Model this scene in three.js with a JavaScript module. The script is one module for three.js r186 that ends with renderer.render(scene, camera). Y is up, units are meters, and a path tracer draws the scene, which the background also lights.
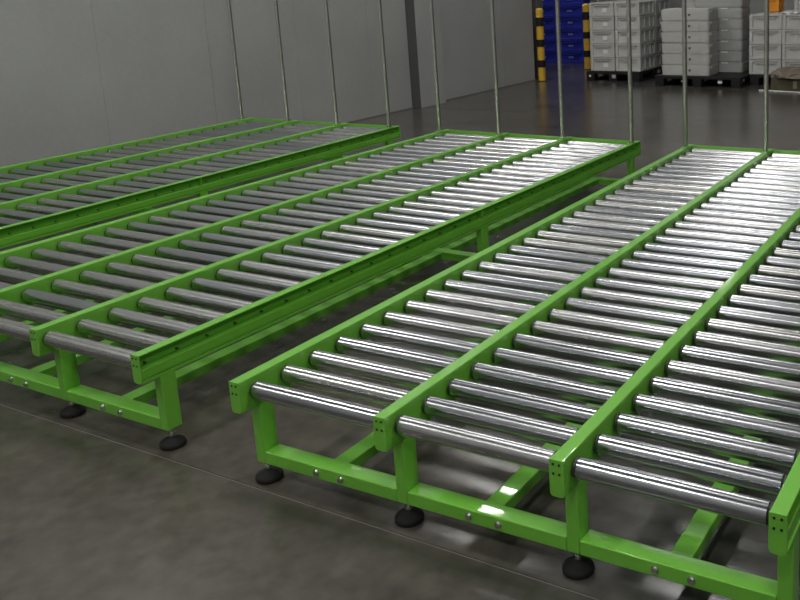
import * as THREE from 'three';
import { RoundedBoxGeometry } from 'three/addons/geometries/RoundedBoxGeometry.js';
import { mergeGeometries, mergeVertices } from 'three/addons/utils/BufferGeometryUtils.js';
import { RectAreaLightUniformsLib } from 'three/addons/lights/RectAreaLightUniformsLib.js';

// ---------------------------------------------------------------- camera, exposure, ceiling lamps
const scene = new THREE.Scene();
scene.background = new THREE.Color(0x000000);
RectAreaLightUniformsLib.init();
const renderer = new THREE.WebGLRenderer();
renderer.toneMapping = THREE.LinearToneMapping;
renderer.toneMappingExposure = 1.5;
renderer.shadowMap.enabled = true;

// the photograph is the lower left part of a larger 4:3 frame, so the lens axis lies off its centre
const F = 895.79, PX = 584.16, PY = 159.65, FULL_W = 1200, FULL_H = 900;
const camera = new THREE.PerspectiveCamera(2 * Math.atan(FULL_H / 2 / F) * 180 / Math.PI, 4 / 3, 0.05, 60);
camera.position.set(2.1556, 1.5362, 1.7118);
camera.rotation.set(-0.203, 0.4896, -0.0337, 'YXZ');
camera.setViewOffset(FULL_W, FULL_H, FULL_W / 2 - PX, FULL_H / 2 - PY, 800, 600);
camera.updateProjectionMatrix();

const LAMP_Y = 5.5, LAMP_RADIANCE = 95, TUBE_GLOW = 12;
const LAMP_X = [-4.15, -0.95, 2.3, 5.55], LAMP_Z = [2.6, -2.2, -7.15], LAMP_SHIFT = [0, 0.85, 0.85, 0.85];
const LAMP_COLOR = new THREE.Color().setRGB(1.0, 0.985, 0.95);

// ---------------------------------------------------------------- helpers
let seed = 20240;
const rnd = () => { seed = (seed * 1664525 + 1013904223) % 4294967296; return seed / 4294967296; };
const names = new Map();
function numbered(n) { const k = names.get(n) ?? 0; names.set(n, k + 1); return k ? `${n}_${String(k).padStart(3, '0')}` : n; }
function hash(x, y, s) { let h = Math.imul(x, 374761393) ^ Math.imul(y, 668265263) ^ Math.imul(s, 974711); h = Math.imul(h ^ (h >>> 13), 1274126177); return ((h ^ (h >>> 16)) >>> 0) / 4294967296; }
function vnoise(x, y, per, s) {                                   // value noise that tiles after per cells
  const xi = Math.floor(x), yi = Math.floor(y), fx = x - xi, fy = y - yi, u = fx * fx * (3 - 2 * fx), v = fy * fy * (3 - 2 * fy);
  const m = (a) => ((a % per) + per) % per;
  const a = hash(m(xi), m(yi), s), b = hash(m(xi + 1), m(yi), s), c = hash(m(xi), m(yi + 1), s), d = hash(m(xi + 1), m(yi + 1), s);
  return a + (b - a) * u + (c - a) * v + (a - b - c + d) * u * v;
}
function fbm(u, v, base, oct, s, gain = 0.5) { let a = 1, t = 0, n = 0, f = base; for (let i = 0; i < oct; i++) { t += a * vnoise(u * f, v * f, f, s + i); n += a; a *= gain; f *= 2; } return t / n; }
function texture(size, fn, srgb) {
  const d = new Uint8Array(size * size * 4);
  for (let j = 0; j < size; j++) for (let i = 0; i < size; i++) {
    const c = fn(i / size, j / size), o = (j * size + i) * 4;
    d[o] = c[0] * 255; d[o + 1] = c[1] * 255; d[o + 2] = c[2] * 255; d[o + 3] = 255;
  }
  const t = new THREE.DataTexture(d, size, size); t.wrapS = t.wrapT = THREE.RepeatWrapping; t.magFilter = THREE.LinearFilter; t.minFilter = THREE.LinearMipmapLinearFilter; t.generateMipmaps = true;
  if (srgb) t.colorSpace = THREE.SRGBColorSpace; t.needsUpdate = true; return t;
}
const cl = (x) => Math.min(1, Math.max(0, x));
const grey = (g) => [cl(g), cl(g), cl(g)];
function place(g, x = 0, y = 0, z = 0) { g.translate(x, y, z); return g; }
function box(w, h, d, x, y, z, r = 0.003) {                       // rounded box around its centre
  const g = r > 0 ? new RoundedBoxGeometry(w, h, d, 2, Math.min(r, w / 2.01, h / 2.01, d / 2.01)) : new THREE.BoxGeometry(w, h, d);
  return place(g, x, y, z);
}
function span(x0, x1, y0, y1, z0, z1, r = 0.003) { return box(x1 - x0, y1 - y0, z1 - z0, (x0 + x1) / 2, (y0 + y1) / 2, (z0 + z1) / 2, r); }
function merged(list) { return list.length === 1 ? list[0] : mergeGeometries(list.map((g) => { const q = g.index ? g.toNonIndexed() : g; for (const k of Object.keys(q.attributes)) if (!['position', 'normal', 'uv'].includes(k)) q.deleteAttribute(k); return q; })); }
function worldUV(g, s = 1) {                                      // uv in metres, taken from the face's main axis
  const q = g.index ? g.toNonIndexed() : g; const p = q.attributes.position, n = q.attributes.normal, uv = new Float32Array(p.count * 2);
  for (let i = 0; i < p.count; i++) {
    const ax = Math.abs(n.getX(i)), ay = Math.abs(n.getY(i)), az = Math.abs(n.getZ(i));
    const a = ay >= ax && ay >= az ? [p.getX(i), p.getZ(i)] : ax >= az ? [p.getZ(i), p.getY(i)] : [p.getX(i), p.getY(i)];
    uv[2 * i] = a[0] * s; uv[2 * i + 1] = a[1] * s;
  }
  q.setAttribute('uv', new THREE.BufferAttribute(uv, 2)); return q;
}
function mesh(name, geo, mat, parent, x = 0, y = 0, z = 0) {      // a part
  const m = new THREE.Mesh(geo, mat); m.name = name; m.position.set(x, y, z); m.castShadow = m.receiveShadow = true; parent.add(m); return m;
}
function thing(name, label, category, [x, y, z] = [0, 0, 0], turn = 0, group) {
  const o = new THREE.Group(); o.name = numbered(name); o.position.set(x, y, z); o.rotation.y = turn; o.userData = { label, category }; if (group) o.userData.group = group; scene.add(o); return o;
}
function struct(name, geo, mat) { const m = mesh(name, geo, mat, scene); m.userData = { kind: 'structure' }; return m; }

// ---------------------------------------------------------------- materials
const lin = (r, g, b) => new THREE.Color().setRGB(r, g, b);
const std = (c, roughness, metalness = 0, extra = {}) => new THREE.MeshStandardMaterial({ color: c, roughness, metalness, ...extra });
const phys = (c, roughness, metalness, extra) => new THREE.MeshPhysicalMaterial({ color: c, roughness, metalness, ...extra });

const floorTex = texture(1024, (u, v) => {
  const big = fbm(u, v, 4, 4, 11), mid = fbm(u, v, 16, 4, 23), fine = fbm(u, v, 128, 3, 37);
  const spot = Math.max(0, fbm(u, v, 24, 3, 51) - 0.62) * 1.2;
  const k = 0.615 + 0.13 * (big - 0.5) + 0.16 * (mid - 0.5) + 0.16 * (fine - 0.5) - 0.5 * spot, w = 0.03 * (fbm(u, v, 3, 3, 71) - 0.5);
  return [cl(0.505 * k + w), cl(0.487 * k), cl(0.455 * k - w)];
}, true);
const floorRough = texture(512, (u, v) => grey(0.84 + 0.14 * (fbm(u, v, 32, 4, 5) - 0.5)));
const wallTex = texture(512, (u, v) => {
  const k = 0.94 + 0.07 * (fbm(u, v, 4, 5, 91) - 0.5) + 0.03 * (fbm(u, v, 96, 2, 95) - 0.5);
  return [cl(0.715 * k), cl(0.72 * k), cl(0.715 * k)];
}, true);
const scuff = texture(512, (u, v) => grey(0.5 + 0.7 * (fbm(u, v, 32, 4, 7) - 0.5)));
const steelRough = texture(512, (u, v) => grey(0.85 + 0.22 * (fbm(u, 0.37, 32, 4, 19) - 0.5) + 0.05 * (fbm(u, v, 8, 2, 29) - 0.5)));

const M = {
  floor: phys(lin(1, 1, 1), 0.26, 0, { map: floorTex, roughnessMap: floorRough, ior: 1.5 }),
  joint: std(lin(0.17, 0.165, 0.15), 0.8),
  wall: std(lin(1, 1, 1), 0.62, 0, { map: wallTex }),
  column: std(lin(0.20, 0.20, 0.19), 0.6),
  flange: std(lin(0.085, 0.085, 0.08), 0.6),
  wallDark: std(lin(0.14, 0.14, 0.135), 0.7),
  ceiling: std(lin(0.10, 0.10, 0.10), 0.9),
  green: phys(lin(0.158, 0.485, 0.042), 0.42, 0, { clearcoat: 0.7, clearcoatRoughness: 0.035, bumpMap: scuff, bumpScale: 0.00008 }),
  black: std(lin(0.012, 0.012, 0.013), 0.45),
  rubber: std(lin(0.003, 0.003, 0.003), 0.75),
  bolt: std(lin(0.72, 0.72, 0.70), 0.25, 1),
  collar: std(lin(0.035, 0.037, 0.036), 0.4),
  axle: std(lin(0.035, 0.10, 0.02), 0.5),
  pole: std(lin(0.74, 0.72, 0.68), 0.26, 1),
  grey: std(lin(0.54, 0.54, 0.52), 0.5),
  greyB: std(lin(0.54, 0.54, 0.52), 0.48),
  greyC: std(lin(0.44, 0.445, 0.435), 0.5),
  label: std(lin(0.82, 0.82, 0.80), 0.6),
  blue: std(lin(0.035, 0.05, 0.50), 0.4),
  blueMark: std(lin(0.35, 0.38, 0.75), 0.6),
  logo: std(lin(0.09, 0.09, 0.09), 0.6),
  pallet: std(lin(0.005, 0.005, 0.005), 0.6),
  yellow: std(lin(0.72, 0.44, 0.04), 0.45),
  blackTape: std(lin(0.004, 0.004, 0.004), 0.7),
  orange: std(lin(0.80, 0.32, 0.02), 0.45),
  carton: std(lin(0.085, 0.075, 0.04), 0.7),
  wrap: std(lin(0.22, 0.175, 0.14), 0.35),
  film: std(lin(0.62, 0.62, 0.60), 0.3),
  white: std(lin(0.8, 0.8, 0.78), 0.35),
  tube: new THREE.MeshStandardMaterial({ color: 0xffffff, emissive: LAMP_COLOR, emissiveIntensity: TUBE_GLOW }),
  tape: std(lin(0.30, 0.27, 0.18), 0.4),
};
const rollerMats = [[0.54, 0.545, 0.555], [0.50, 0.515, 0.54], [0.545, 0.545, 0.54], [0.46, 0.475, 0.50]].map((c, i) =>
  phys(lin(...c), [0.30, 0.27, 0.31, 0.26][i], 1, { anisotropy: 0.35, anisotropyRotation: Math.PI / 2, roughnessMap: steelRough }));

// ---------------------------------------------------------------- the hall
const WX = -4.85, ROOM = { x1: 8, z0: -18, z1: 5, h: 6.2 }, SIDE_X = -9, DOOR = [-12.15, -9.94], T = 0.16;
{
  // floor: three poured slabs with filled saw-cut joints between them
  const f = struct('floor', span(SIDE_X - 0.3, ROOM.x1 + 0.3, -0.2, -0.0025, ROOM.z0 - 0.3, ROOM.z1 + 0.3, 0), M.joint);
  const cuts = [ROOM.z0 - 0.3, -7.06, -0.036, ROOM.z1 + 0.3];
  for (let i = 0; i < 3; i++) mesh('slab', worldUV(span(SIDE_X - 0.3, ROOM.x1 + 0.3, -0.19, 0, cuts[i] + (i ? 0.003 : 0), cuts[i + 1] - (i < 2 ? 0.003 : 0), 0), 1 / 5), M.floor, f);
  struct('ceiling', span(SIDE_X - 0.3, ROOM.x1 + 0.3, ROOM.h, ROOM.h + 0.2, ROOM.z0 - 0.3, ROOM.z1 + 0.3, 0), M.ceiling);
  // left wall of upright metal-faced panels; a doorway with bollards near its far end
  const lining = [span(WX - T, WX - 0.03, 0, ROOM.h, DOOR[1], ROOM.z1, 0), span(WX - T, WX - 0.03, 0, ROOM.h, ROOM.z0, DOOR[0], 0), span(WX - T, WX - 0.03, 2.6, ROOM.h, DOOR[0], DOOR[1], 0)];
  const wl = struct('wall_left', merged(lining), M.wallDark);
  const edges = []; for (let z = -2.98 + 7 * 1.098; z > -6.9; z -= 1.098) edges.push(z);
  const bays = []; for (let i = 0; i + 1 < edges.length; i++) bays.push([edges[i + 1], edges[i]]);
  bays.push([-6.98, edges[edges.length - 1]], [-8.25, -7.0], [-9.1, -8.25], [DOOR[1], -9.1], [-13.4, DOOR[0]], [-15.5, -13.4], [ROOM.z0, -15.5]);
  for (const [a, b] of bays) mesh('panel', worldUV(span(WX - 0.05, WX, 0, ROOM.h, a + 0.0008, Math.min(b, ROOM.z1) - 0.0008, 0.0015), 1 / 2.3), M.wall, wl);
  mesh('panel', worldUV(span(WX - 0.05, WX, 2.6, ROOM.h, DOOR[0], DOOR[1], 0.003), 1 / 2.3), M.wall, wl);
  const pier = struct('trim_1', worldUV(span(WX, WX + 0.13, 0, ROOM.h, -7.5, -6.995, 0.004), 1 / 2.3), M.wall);
  mesh('steel_flange', span(WX - 0.01, WX + 0.128, 0, ROOM.h, -6.995, -6.988, 0.002), M.flange, pier);
  struct('trim_2', span(-5.17, -4.88, 0, 2.6, -10.32, -10.14, 0.004), M.wallDark);
  const base = struct('baseboard_left', span(WX, WX + 0.006, 0, 0.012, -6.98, ROOM.z1, 0), M.joint);
  mesh('strip', span(WX, WX + 0.006, 0, 0.012, DOOR[1], -7.51, 0), M.joint, base);
  struct('wall_back', worldUV(span(SIDE_X - 0.2, ROOM.x1 + 0.2, 0, ROOM.h, ROOM.z0 - 0.2, ROOM.z0, 0), 1 / 2.3), M.wall);
  struct('wall_right', span(ROOM.x1, ROOM.x1 + 0.2, 0, ROOM.h, ROOM.z0, ROOM.z1, 0), M.column);
  struct('wall_front', worldUV(span(SIDE_X - 0.2, ROOM.x1 + 0.2, 0, ROOM.h, ROOM.z1, ROOM.z1 + 0.2, 0), 1 / 2.3), M.wall);
  struct('wall_outer_left', worldUV(merged([span(SIDE_X - 0.2, SIDE_X, 0, ROOM.h, ROOM.z0, ROOM.z1, 0)]), 1 / 2.3), M.wall);
}

// ---------------------------------------------------------------- ceiling lamps: four tubes across an open tray
{
  const tray = merged([span(-0.31, 0.31, 0.03, 0.06, -0.46, 0.46, 0.004), span(-0.31, -0.29, -0.02, 0.04, -0.46, 0.46, 0), span(0.29, 0.31, -0.02, 0.04, -0.46, 0.46, 0), span(-0.31, 0.31, -0.02, 0.04, -0.46, -0.44, 0), span(-0.31, 0.31, -0.02, 0.04, 0.44, 0.46, 0)]);
  const tubeG = new THREE.CapsuleGeometry(0.025, 0.5, 4, 12); tubeG.rotateZ(Math.PI / 2);
  const rod = new THREE.CylinderGeometry(0.006, 0.006, ROOM.h - LAMP_Y - 0.06, 8); rod.translate(0, (ROOM.h - LAMP_Y - 0.06) / 2 + 0.06, 0);
  const across = ['beside the left wall', 'over the right conveyors', 'over the camera side aisle', 'toward the right wall'], along = ['nearest the camera wall', 'over the conveyors', 'beyond the conveyor ends'];
  function lamp(x, y, z, label, n = 1) {
    const o = thing('ceiling_lamp', label, 'lamp', [x, y, z], 0, 'ceiling lamps');
    mesh('tray', tray, M.white, o); mesh('hanger', rod, M.bolt, o);
    for (const dz of [-0.33, -0.11, 0.11, 0.33]) {
      mesh('tube', tubeG, M.tube, o, 0, 0, dz);
      const l = new THREE.RectAreaLight(LAMP_COLOR, LAMP_RADIANCE * n, 0.55, 0.05); l.position.set(0, -0.03, dz); l.rotation.x = -Math.PI / 2; o.add(l);
    }
  }
  LAMP_X.forEach((x, i) => LAMP_Z.forEach((z, j) => (i < 2 || j < 2) && lamp(x, LAMP_Y, z + LAMP_SHIFT[i], `four-tube white ceiling lamp ${across[i]}, ${along[j]}`)));
  lamp(-3.9, LAMP_Y, -15.4, 'four-tube white ceiling lamp near the far wall');
  lamp(-7.0, LAMP_Y, -10.8, 'four-tube white ceiling lamp in the side room above the blue crates');
}

// ---------------------------------------------------------------- roller conveyors
const P = 0.5531, W = 0.040, H = 0.369, RH = 0.100, L = 3.998, N = 32, PITCH = 0.125, RR = 0.0280, AXY = H - 0.0155 - RR;
const LEG_Z = [-0.100, -2.010, -3.870], LEG_D = 0.060, BEAM = [0.066, 0.108];
const G = {};
{
  const len = P - W - 0.030, h = len / 2;
  const prof = [[0.0075, -h + 0.004], [0.021, -h + 0.004], [0.0215, -h], [0.0272, -h], [RR, -h + 0.0008], [RR, -h * 0.5], [RR, 0], [RR, h * 0.5], [RR, h - 0.0008], [0.0272, h], [0.0215, h], [0.021, h - 0.004], [0.0075, h - 0.004]];
  const pts = []; prof.forEach(([r, y]) => pts.push(new THREE.Vector2(r, y)));
  // the tube and its end faces are lathed apart so that the end edges stay crisp
  const tube = new THREE.LatheGeometry(pts.slice(4, 9), 40), e1 = new THREE.LatheGeometry(pts.slice(0, 5), 24), e2 = new THREE.LatheGeometry(pts.slice(8), 24);
  G.roller = merged([tube, e1, e2]); G.roller.rotateZ(-Math.PI / 2);
  const col = new THREE.LatheGeometry([[0.0075, -0.0055], [0.024, -0.0055], [0.0262, -0.0035], [0.0262, 0.006], [0.0075, 0.006]].map((a) => new THREE.Vector2(...a)), 24); col.rotateZ(-Math.PI / 2); G.collarL = col; G.collarR = col.clone().rotateY(Math.PI); G.collarX = h + 0.0055;
  const ax = new THREE.CylinderGeometry(0.0042, 0.0042, 0.022, 6); ax.rotateZ(Math.PI / 2); G.axle = ax;
  function rail(open) {                                           // closed box, or a channel open to one side
    const s = new THREE.Shape(), t = 0.004, r = 0.004;
    if (!open) { s.moveTo(r, 0); s.lineTo(W - r, 0); s.quadraticCurveTo(W, 0, W, r); s.lineTo(W, RH - r); s.quadraticCurveTo(W, RH, W - r, RH); s.lineTo(r, RH); s.quadraticCurveTo(0, RH, 0, RH - r); s.lineTo(0, r); s.quadraticCurveTo(0, 0, r, 0); }
    else {                                                        // web at x = 0, a deep groove under the top flange, a fuller lower half above a foot lip
      s.moveTo(r, 0); s.lineTo(W, 0); s.lineTo(W, 0.007); s.lineTo(W - 0.009, 0.007); s.lineTo(W - 0.009, 0.012); s.lineTo(W - 0.004, 0.014); s.lineTo(W - 0.004, 0.044); s.lineTo(W - 0.006, 0.046); s.lineTo(t, 0.046); s.lineTo(t, RH - t); s.lineTo(W, RH - t); s.lineTo(W, RH - 0.001); s.lineTo(W - 0.001, RH); s.lineTo(r, RH); s.quadraticCurveTo(0, RH, 0, RH - r); s.lineTo(0, r); s.quadraticCurveTo(0, 0, r, 0);
    }
    const g = new THREE.ExtrudeGeometry(s, { depth: L - 0.008, bevelEnabled: false, curveSegments: 4 }); g.translate(0, H - RH, -L + 0.004); return g;
  }
  G.railBox = rail(false); G.railRight = rail(true); G.railLeft = rail(true); G.railLeft.scale(-1, 1, 1); G.railLeft.translate(W, 0, 0);
  { const ix = G.railLeft.index; const p = G.railLeft.attributes; if (!ix) { for (const k of Object.keys(p)) { const a = p[k], n = a.itemSize; for (let i = 0; i < a.count; i += 3) for (let c = 0; c < n; c++) { const t = a.array[(i + 1) * n + c]; a.array[(i + 1) * n + c] = a.array[(i + 2) * n + c]; a.array[(i + 2) * n + c] = t; } } } G.railLeft.computeVertexNormals(); }
  const s = new THREE.Shape(), c = 0.012, w = W, y0 = H - RH;     // end cap with its two lower corners rounded
  s.moveTo(c, 0); s.lineTo(w - c, 0); s.quadraticCurveTo(w, 0, w, c); s.lineTo(w, RH - 0.002); s.quadraticCurveTo(w, RH, w - 0.002, RH); s.lineTo(0.002, RH); s.quadraticCurveTo(0, RH, 0, RH - 0.002); s.lineTo(0, c); s.quadraticCurveTo(0, 0, c, 0);
  G.cap = new THREE.ExtrudeGeometry(s, { depth: 0.003, bevelEnabled: true, bevelSize: 0.0008, bevelThickness: 0.0008, bevelSegments: 1, curveSegments: 5 }); G.cap.translate(0, y0, 0);
  const scr = new THREE.CylinderGeometry(0.0034, 0.0034, 0.002, 10); scr.rotateX(Math.PI / 2); G.screw = scr;
  G.leg = box(W - 0.002, H - RH - BEAM[0], LEG_D, 0, (H - RH + BEAM[0]) / 2, 0, 0.005);
  G.cross = box(P - W + 0.002, BEAM[1] - BEAM[0], LEG_D - 0.002, 0, (BEAM[0] + BEAM[1]) / 2, 0, 0.004);
  G.plate = box(W - 0.006, 0.049, 0.005, 0, H - RH + 0.0705, 0, 0.001);
  const bolt = new THREE.CylinderGeometry(0.0085, 0.0085, 0.007, 6); bolt.rotateX(Math.PI / 2); const washer = new THREE.CylinderGeometry(0.011, 0.011, 0.002, 16); washer.rotateX(Math.PI / 2); washer.translate(0, 0, -0.003);
  G.bolt = merged([bolt, washer]);
  G.pad = new THREE.LatheGeometry([[0, 0], [0.040, 0], [0.043, 0.003], [0.043, 0.012], [0.040, 0.018], [0.029, 0.025], [0.018, 0.030], [0.012, 0.034], [0, 0.034]].map((a) => new THREE.Vector2(...a)), 32);
  const stem = new THREE.CylinderGeometry(0.006, 0.006, 0.040, 12); stem.translate(0, 0.053, 0); const nut = new THREE.CylinderGeometry(0.011, 0.011, 0.009, 6); nut.translate(0, 0.0415, 0); G.stem = merged([stem, nut]);
  const pole = new THREE.CylinderGeometry(0.0155, 0.0155, 1.75, 20, 1); pole.translate(0, 0.875, 0); G.pole = pole;
  G.clamp = box(0.036, 0.006, 0.075, 0, 0.003, 0, 0.002);
  const pb = new THREE.CylinderGeometry(0.005, 0.005, 0.014, 8); pb.translate(0, 0.012, 0); G.poleBolt = pb;
  G.endPlate = box(P - W - 0.001, RH - 0.012, 0.005, 0, H - RH / 2 + 0.003, 0, 0.001);
}
function conveyor(x, z, turn, label, zr) {
  const o = thing('roller_conveyor', label, 'conveyor', [x, 0, z], turn, 'green roller conveyors');
  for (let k = 0; k < 4; k++) {
    mesh('rail', k === 0 ? G.railLeft : k === 3 ? G.railRight : G.railBox, M.green, o, k * P, 0, 0);
    for (const [cz, s] of [[-0.004, 1], [-L, -1]]) {
      const c = mesh('end_cap', G.cap, M.green, o, k * P, 0, cz);
      for (const sx of [0.0115, 0.0285]) for (const sy of [0.0115, 0.037]) mesh('screw', G.screw, M.black, c, sx, H - sy, s > 0 ? 0.0042 : -0.0008);
    }
    for (const lz of LEG_Z) {
      mesh('leg', G.leg, M.green, o, k * P + W / 2, 0, lz);
      const f = mesh('levelling_foot', G.pad, M.rubber, o, k * P + W / 2, 0, lz + 0.004); mesh('threaded_stem', G.stem, M.bolt, f);
    }
    const p = mesh('upright_pole', G.pole, M.pole, o, k * P + W / 2, H, -3.885);
    mesh('base_clamp', G.clamp, M.green, p); for (const s of [-1, 1]) mesh('bolt', G.poleBolt, M.bolt, p, 0.0, 0, s * 0.029);
    if (k === 0 || k === 3) for (const sz of [-2.0, -3.6, -0.8].slice(0, 1)) mesh('stiffener_plate', G.plate, M.green, o, k * P + (k ? W / 2 + 0.002 : W / 2 - 0.002), 0, sz);
  }
  for (let k = 0; k < 3; k++) {
    const cx = (k + 0.5) * P + W / 2;
    for (const lz of LEG_Z) mesh('cross_beam', G.cross, M.green, o, cx, 0, lz);
    for (let i = 0; i < 2; i++) { const a = LEG_Z[i] - LEG_D / 2 + 0.001, b = LEG_Z[i + 1] + LEG_D / 2 - 0.001; mesh('long_beam', span(-0.03, 0.03, BEAM[0] + 0.001, BEAM[1] - 0.003, b, a, 0.004), M.green, o, cx, 0, 0); }
    for (const s of [-1, 1]) { mesh('bolt', G.bolt, M.bolt, o, cx + s * 0.048, (BEAM[0] + BEAM[1]) / 2, LEG_Z[0] + LEG_D / 2 + 0.003); }
    mesh('end_plate', G.endPlate, M.green, o, cx, 0, -L + 0.006);
    for (let i = 0; i < N; i++) {
      const r = mesh('roller', G.roller, rollerMats[Math.floor(rnd() * 4)], o, cx, AXY, zr - i * PITCH); r.rotation.x = rnd() * 6.28;
      mesh('end_collar', G.collarL, M.collar, r, -G.collarX, 0, 0); mesh('end_collar', G.collarR, M.collar, r, G.collarX, 0, 0);
      for (const s of [-1, 1]) if ((s < 0 && k === 0) || (s > 0 && k === 2)) mesh('axle', G.axle, M.axle, r, s * (P - W + 0.008) / 2, 0, 0);
    }
  }
  return o;
}
conveyor(-4.241, 0, 0.0186, 'green roller conveyor farthest left, running along the grey wall', -0.0593);
conveyor(-2.1308, -0.0104, 0, 'green roller conveyor in the middle, between the other two', -0.0411);
conveyor(0, 0, 0.0162, 'green roller conveyor nearest the camera, at the right edge', -0.0593);

// ---------------------------------------------------------------- striped bollards at the doorway
function bollard(x, z, label) {
  const o = thing('bollard', label, 'bollard', [x, 0, z], 0, 'bollards at the doorway');
  const r = 0.054, ring = (a, b, rr) => { const g = new THREE.CylinderGeometry(rr, rr, b - a, 28, 1, true); g.translate(0, (a + b) / 2, 0); return g; };
  mesh('base_flange', place(new THREE.CylinderGeometry(0.075, 0.078, 0.008, 28), 0, 0.004, 0), M.blackTape, o);
  const dome = new THREE.LatheGeometry([[r, 0], [r, 0.03], [r * 0.93, 0.045], [r * 0.75, 0.055], [r * 0.4, 0.061], [0, 0.063]].map((a) => new THREE.Vector2(...a)), 28); dome.translate(0, 1.02, 0);
  mesh('post', merged([ring(0.008, 1.02, r), dome]), M.yellow, o);
  for (const [a, b] of [[0.21, 0.315], [0.515, 0.62], [0.82, 0.945]]) mesh('black_band', ring(a, b, r + 0.008), M.blackTape, o);
}
bollard(-4.685, -9.87, 'yellow and black striped bollard at the end of the long grey wall');
bollard(-4.76, -11.50, 'yellow and black striped bollard between blue crates and grey bins');

// ---------------------------------------------------------------- plastic bins, crates and pallets
const ord = ['bottom', 'second', 'third', 'fourth', 'fifth', 'sixth', 'seventh', 'eighth'];
function framedBin(w, h, d) {                                     // straight bin: framed faces with a sunk panel and a handle ledge
  const f = 0.02, b = 0.045, g = [];
  g.push(span(-w / 2 + f, w / 2 - f, 0.002, h - 0.004, -d / 2 + f, d / 2 - f, 0));
  for (const sx of [-1, 1]) for (const sz of [-1, 1]) g.push(box(b, h - 0.004, b, sx * (w / 2 - b / 2), h / 2, sz * (d / 2 - b / 2), 0.004));
  for (const s of [-1, 1]) {
    g.push(box(w - 2 * b, 0.03, f * 1.5, 0, 0.017, s * (d / 2 - f * 0.75), 0.002), box(f * 1.5, 0.03, d - 2 * b, s * (w / 2 - f * 0.75), 0.017, 0, 0.002));
    g.push(box(w - 2 * b, 0.022, f * 1.5, 0, h - 0.014, s * (d / 2 - f * 0.75), 0.002), box(f * 1.5, 0.022, d - 2 * b, s * (w / 2 - f * 0.75), h - 0.014, 0, 0.002));
    for (const q of [-1, 1]) g.push(box(f * 1.2, h - 0.05, 0.012, s * (w / 2 - f * 0.6), h / 2, q * d / 6, 0.002));
  }
  return { body: merged(g), handle: [-1, 1].map((s) => box(w * 0.60, 0.014, 0.014, 0, h * 0.76, s * (d / 2 - 0.0065), 0.003)) };
}
function smoothBin(w, h, d) {                                     // low bin with rounded corners, walls leaning in toward the foot
  const s = new THREE.Shape(), r = 0.045, x = w / 2, z = d / 2;
  s.moveTo(-x + r, -z); s.lineTo(x - r, -z); s.quadraticCurveTo(x, -z, x, -z + r); s.lineTo(x, z - r); s.quadraticCurveTo(x, z, x - r, z); s.lineTo(-x + r, z); s.quadraticCurveTo(-x, z, -x, z - r); s.lineTo(-x, -z + r); s.quadraticCurveTo(-x, -z, -x + r, -z);
  const ex = (a, b) => { const g = new THREE.ExtrudeGeometry(s, { depth: b - a, bevelEnabled: false, curveSegments: 4 }); g.rotateX(-Math.PI / 2); g.translate(0, a, 0); return g; };
  const body = ex(0, h - 0.020), p = body.attributes.position;
  for (let i = 0; i < p.count; i++) { const k = p.getY(i) < h / 3 ? 0.965 : 0.99; p.setX(i, p.getX(i) * k); p.setZ(i, p.getZ(i) * k); }
  body.computeVertexNormals();
  const ribs = []; for (const q of [-0.28, 0.28]) for (const t of [-1, 1]) ribs.push(box(0.008, h - 0.04, 0.016, q * w, h / 2 - 0.015, t * (d / 2 * 0.955), 0.002));
  return { body: merged([body, ...ribs]), rim: ex(h - 0.022, h - 0.001).scale(0.94, 1, 0.90) };
}
function binColumn(kind, mat, x, z, y0, n, dims, desc, group, opt = {}) {
  for (let i = 0; i < n; i++) {
    const o = thing(opt.name ?? 'storage_bin', `${ord[i]} ${i ? 'bin up' : 'bin'} ${desc}`, 'bin', [x + (rnd() - 0.5) * 0.008, y0 + i * dims[1], z + (rnd() - 0.5) * 0.01], (rnd() - 0.5) * 0.012 + (opt.turn ?? 0), group);
    mesh('body', kind.body, mat, o);
    if (kind.handle) for (const g of kind.handle) mesh('handle', g, mat, o);
    if (kind.rim) mesh('rim', kind.rim, mat, o);
    const fz = dims[2] / 2;
    if (opt.label) mesh('paper_label', box(0.075, 0.06, 0.003, 0.05 + (rnd() - 0.5) * 0.03, dims[1] * 0.42, fz - 0.010, 0.0005), M.label, o);
    if (opt.mark) mesh('stamped_mark', box(0.03, 0.03, 0.003, 0.07, dims[1] * 0.46, fz * 0.987, 0.0005), M.logo, o);
    if (opt.clips) for (const s of [-1, 1]) mesh('side_clip', box(0.012, 0.03, 0.05, s * (dims[0] / 2 * 0.99), dims[1] * 0.72, fz * 0.62, 0.004), M.label, o);
    if (opt.grip) mesh('grip', box(0.10, 0.022, 0.012, -0.14 * 0 + opt.grip, dims[1] * 0.84, fz * 0.99, 0.004), M.label, o);
    if (opt.print) for (let q = 0; q < 3; q++) mesh('printed_mark', box(0.022, 0.034, 0.002, -0.04 + q * 0.034, dims[1] * 0.50, fz - 0.0105, 0), M.blueMark, o);
  }
}
function pallet(x, z, w, d, label) {
  const o = thing('pallet', label, 'pallet', [x, 0, z], 0, 'black plastic pallets');
  mesh('deck', span(-w / 2, w / 2, 0.105, 0.145, -d / 2, d / 2, 0.006), M.pallet, o);
  for (const sx of [-1, 0, 1]) { mesh('skid', box(0.13, 0.022, d, sx * (w / 2 - 0.065), 0.011, 0, 0.004), M.pallet, o); for (const sz of [-1, 0, 1]) mesh('block', box(0.13, 0.088, 0.13, sx * (w / 2 - 0.065), 0.064, sz * (d / 2 - 0.065), 0.008), M.pallet, o); }
  return o;
}
const E5 = [0.395, 0.199, 0.56], b5 = framedBin(...E5);
const p1 = pallet(-3.58, -10.62, 0.86, 1.2, 'black plastic pallet under the tall grey bins next to the bollard');
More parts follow.
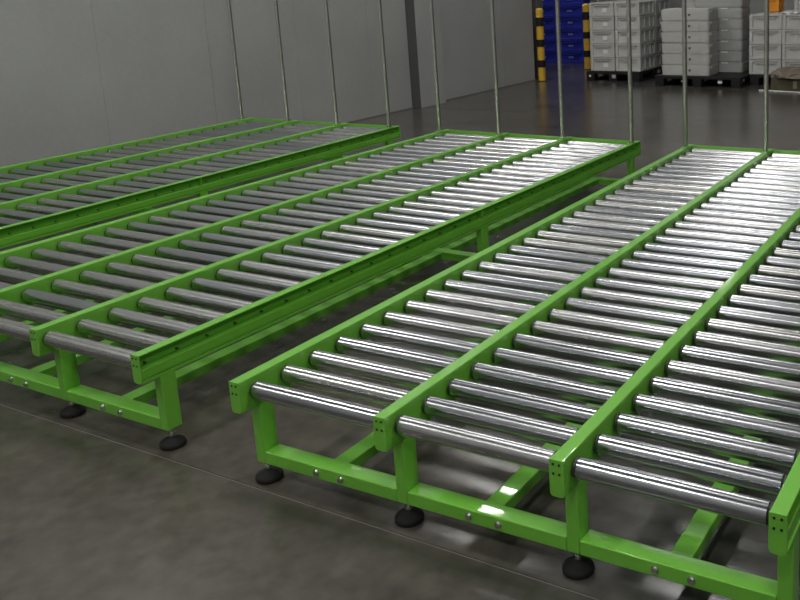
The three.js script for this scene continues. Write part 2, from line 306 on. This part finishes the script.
mesh('moulded_mark', box(0.03, 0.03, 0.003, -0.37, 0.075, 0.6005, 0), M.label, p1);
mesh('moulded_mark', box(0.06, 0.05, 0.003, 0.02, 0.075, 0.6005, 0), M.greyC, p1);
binColumn(b5, M.grey, -3.765, -10.36, 0.145, 5, E5, 'in the white-labelled column beside the back bollard', 'labelled grey bins', { label: true });
binColumn(b5, M.grey, -3.355, -10.36, 0.145, 5, E5, 'in the plain column right of the white-labelled one', 'plain grey bins');
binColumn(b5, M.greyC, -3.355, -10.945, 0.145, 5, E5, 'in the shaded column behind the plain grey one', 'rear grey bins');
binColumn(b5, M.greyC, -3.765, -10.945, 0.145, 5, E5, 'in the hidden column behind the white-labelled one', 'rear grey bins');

const E2 = [0.72, 0.150, 0.40], b2 = smoothBin(...E2);
const p2 = pallet(-2.15, -10.33, 1.22, 1.3, 'black plastic pallet under the low wide grey bins in the middle');
mesh('moulded_mark', box(0.06, 0.035, 0.003, 0.33, 0.075, 0.6505, 0), M.label, p2);
mesh('moulded_mark', box(0.09, 0.02, 0.003, -0.18, 0.075, 0.6505, 0), M.greyC, p2);
binColumn(b2, M.greyB, -2.36, -9.98, 0.145, 6, E2, 'in the front column of low wide bins with dark marks', 'low wide grey bins', { mark: true, clips: true });
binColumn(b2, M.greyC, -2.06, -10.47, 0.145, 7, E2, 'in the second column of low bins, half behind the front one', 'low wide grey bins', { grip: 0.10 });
binColumn(framedBin(0.5, 0.21, 0.38), M.grey, -2.50, -10.89, 0.145, 6, [0.5, 0.21, 0.38], 'in the column rising behind the low wide bins', 'rear grey bins');

const E3 = [0.44, 0.200, 0.56], b3 = framedBin(...E3);
pallet(-1.06, -10.62, 0.92, 1.2, 'black plastic pallet under the grey bins at the right edge');
binColumn(b3, M.greyB, -1.325, -10.36, 0.145, 4, E3, 'in the column just left of the wrapped bundle', 'grey bins at the right edge');
binColumn(b3, M.greyB, -0.875, -10.36, 0.145, 4, E3, 'in the rightmost column, behind the wrapped bundle', 'grey bins at the right edge');
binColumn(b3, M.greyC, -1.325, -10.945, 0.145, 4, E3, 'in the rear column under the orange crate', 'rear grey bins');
binColumn(b3, M.grey, -0.875, -10.945, 0.145, 6, E3, 'in the tall rear column at the right edge', 'rear grey bins');
{
  const o = thing('orange_crate', 'orange plastic crate on top of the rear grey bins', 'crate', [-1.42, 0.946, -10.84]); const b = framedBin(0.20, 0.21, 0.24);
  mesh('body', b.body, M.orange, o); for (const g of b.handle) mesh('handle', g, M.orange, o);
}
const E4 = [0.56, 0.205, 0.42], b4 = framedBin(...E4);
binColumn(b4, M.blue, -5.56, -12.62, 0.0, 6, E4, 'in the right column of blue crates through the doorway', 'blue crates', { name: 'blue_crate', print: true });
binColumn(b4, M.blue, -6.13, -12.62, 0.0, 6, E4, 'in the left column of blue crates through the doorway', 'blue crates', { name: 'blue_crate', print: true });

// ---------------------------------------------------------------- loose things by the right-hand bins
function crumpled(rx, ry, rz, s, amp) {                           // a heap of film: faceted blob with sharp folds and a flat underside
  let g = new THREE.IcosahedronGeometry(1, 12); g.deleteAttribute('normal'); g.deleteAttribute('uv'); g = mergeVertices(g); const p = g.attributes.position;
  for (let i = 0; i < p.count; i++) {
    const x = p.getX(i), y = p.getY(i), z = p.getZ(i), n = Math.abs(fbm(x * 0.25 + 0.5 + z * 0.07, y * 0.25 + z * 0.25 + 0.5, 8, 4, s) - 0.5) * 2;
    const k = 1 + amp * (0.35 - n); p.setXYZ(i, x * rx * k, Math.max(0, y * ry * k + ry * 0.25), z * rz * k);
  }
  g.computeVertexNormals(); return g;
}
{
  const o = thing('wrapped_bundle', 'dark carton under crumpled brown plastic, on the floor before the right bins', 'bundle', [-0.90, 0, -9.72], -0.05);
  mesh('carton', span(-0.19, 0.24, 0.0, 0.17, -0.12, 0.16, 0.012), M.carton, o);
  mesh('tape', box(0.05, 0.10, 0.003, 0.13, 0.085, 0.161, 0.001), M.tape, o);
  const c = crumpled(0.27, 0.10, 0.19, 301, 0.5); c.translate(0.07, 0.165, 0.02); mesh('plastic_wrap', c, M.wrap, o);
  const c2 = crumpled(0.14, 0.17, 0.16, 322, 0.5); c2.translate(0.33, 0.0, 0.06); mesh('plastic_wrap', c2, M.wrap, o);
  const q = thing('plastic_film', 'pale crumpled plastic film lying on top of the rightmost bins', 'plastic film', [-0.93, 0.943, -10.33]);
  mesh('film_heap', crumpled(0.22, 0.035, 0.2, 340, 0.6), M.film, q);
  const rod = thing('white_rod', 'thin white rod lying on the floor before the wrapped bundle', 'rod', [-1.24, 0.009, -9.50], 0); const rg = new THREE.CapsuleGeometry(0.009, 1.25, 4, 12); rg.rotateZ(Math.PI / 2); rg.translate(0.64, 0, 0); mesh('shaft', rg, M.white, rod); rod.rotation.y = -0.17;
}

camera.updateMatrixWorld();
renderer.render(scene, camera);
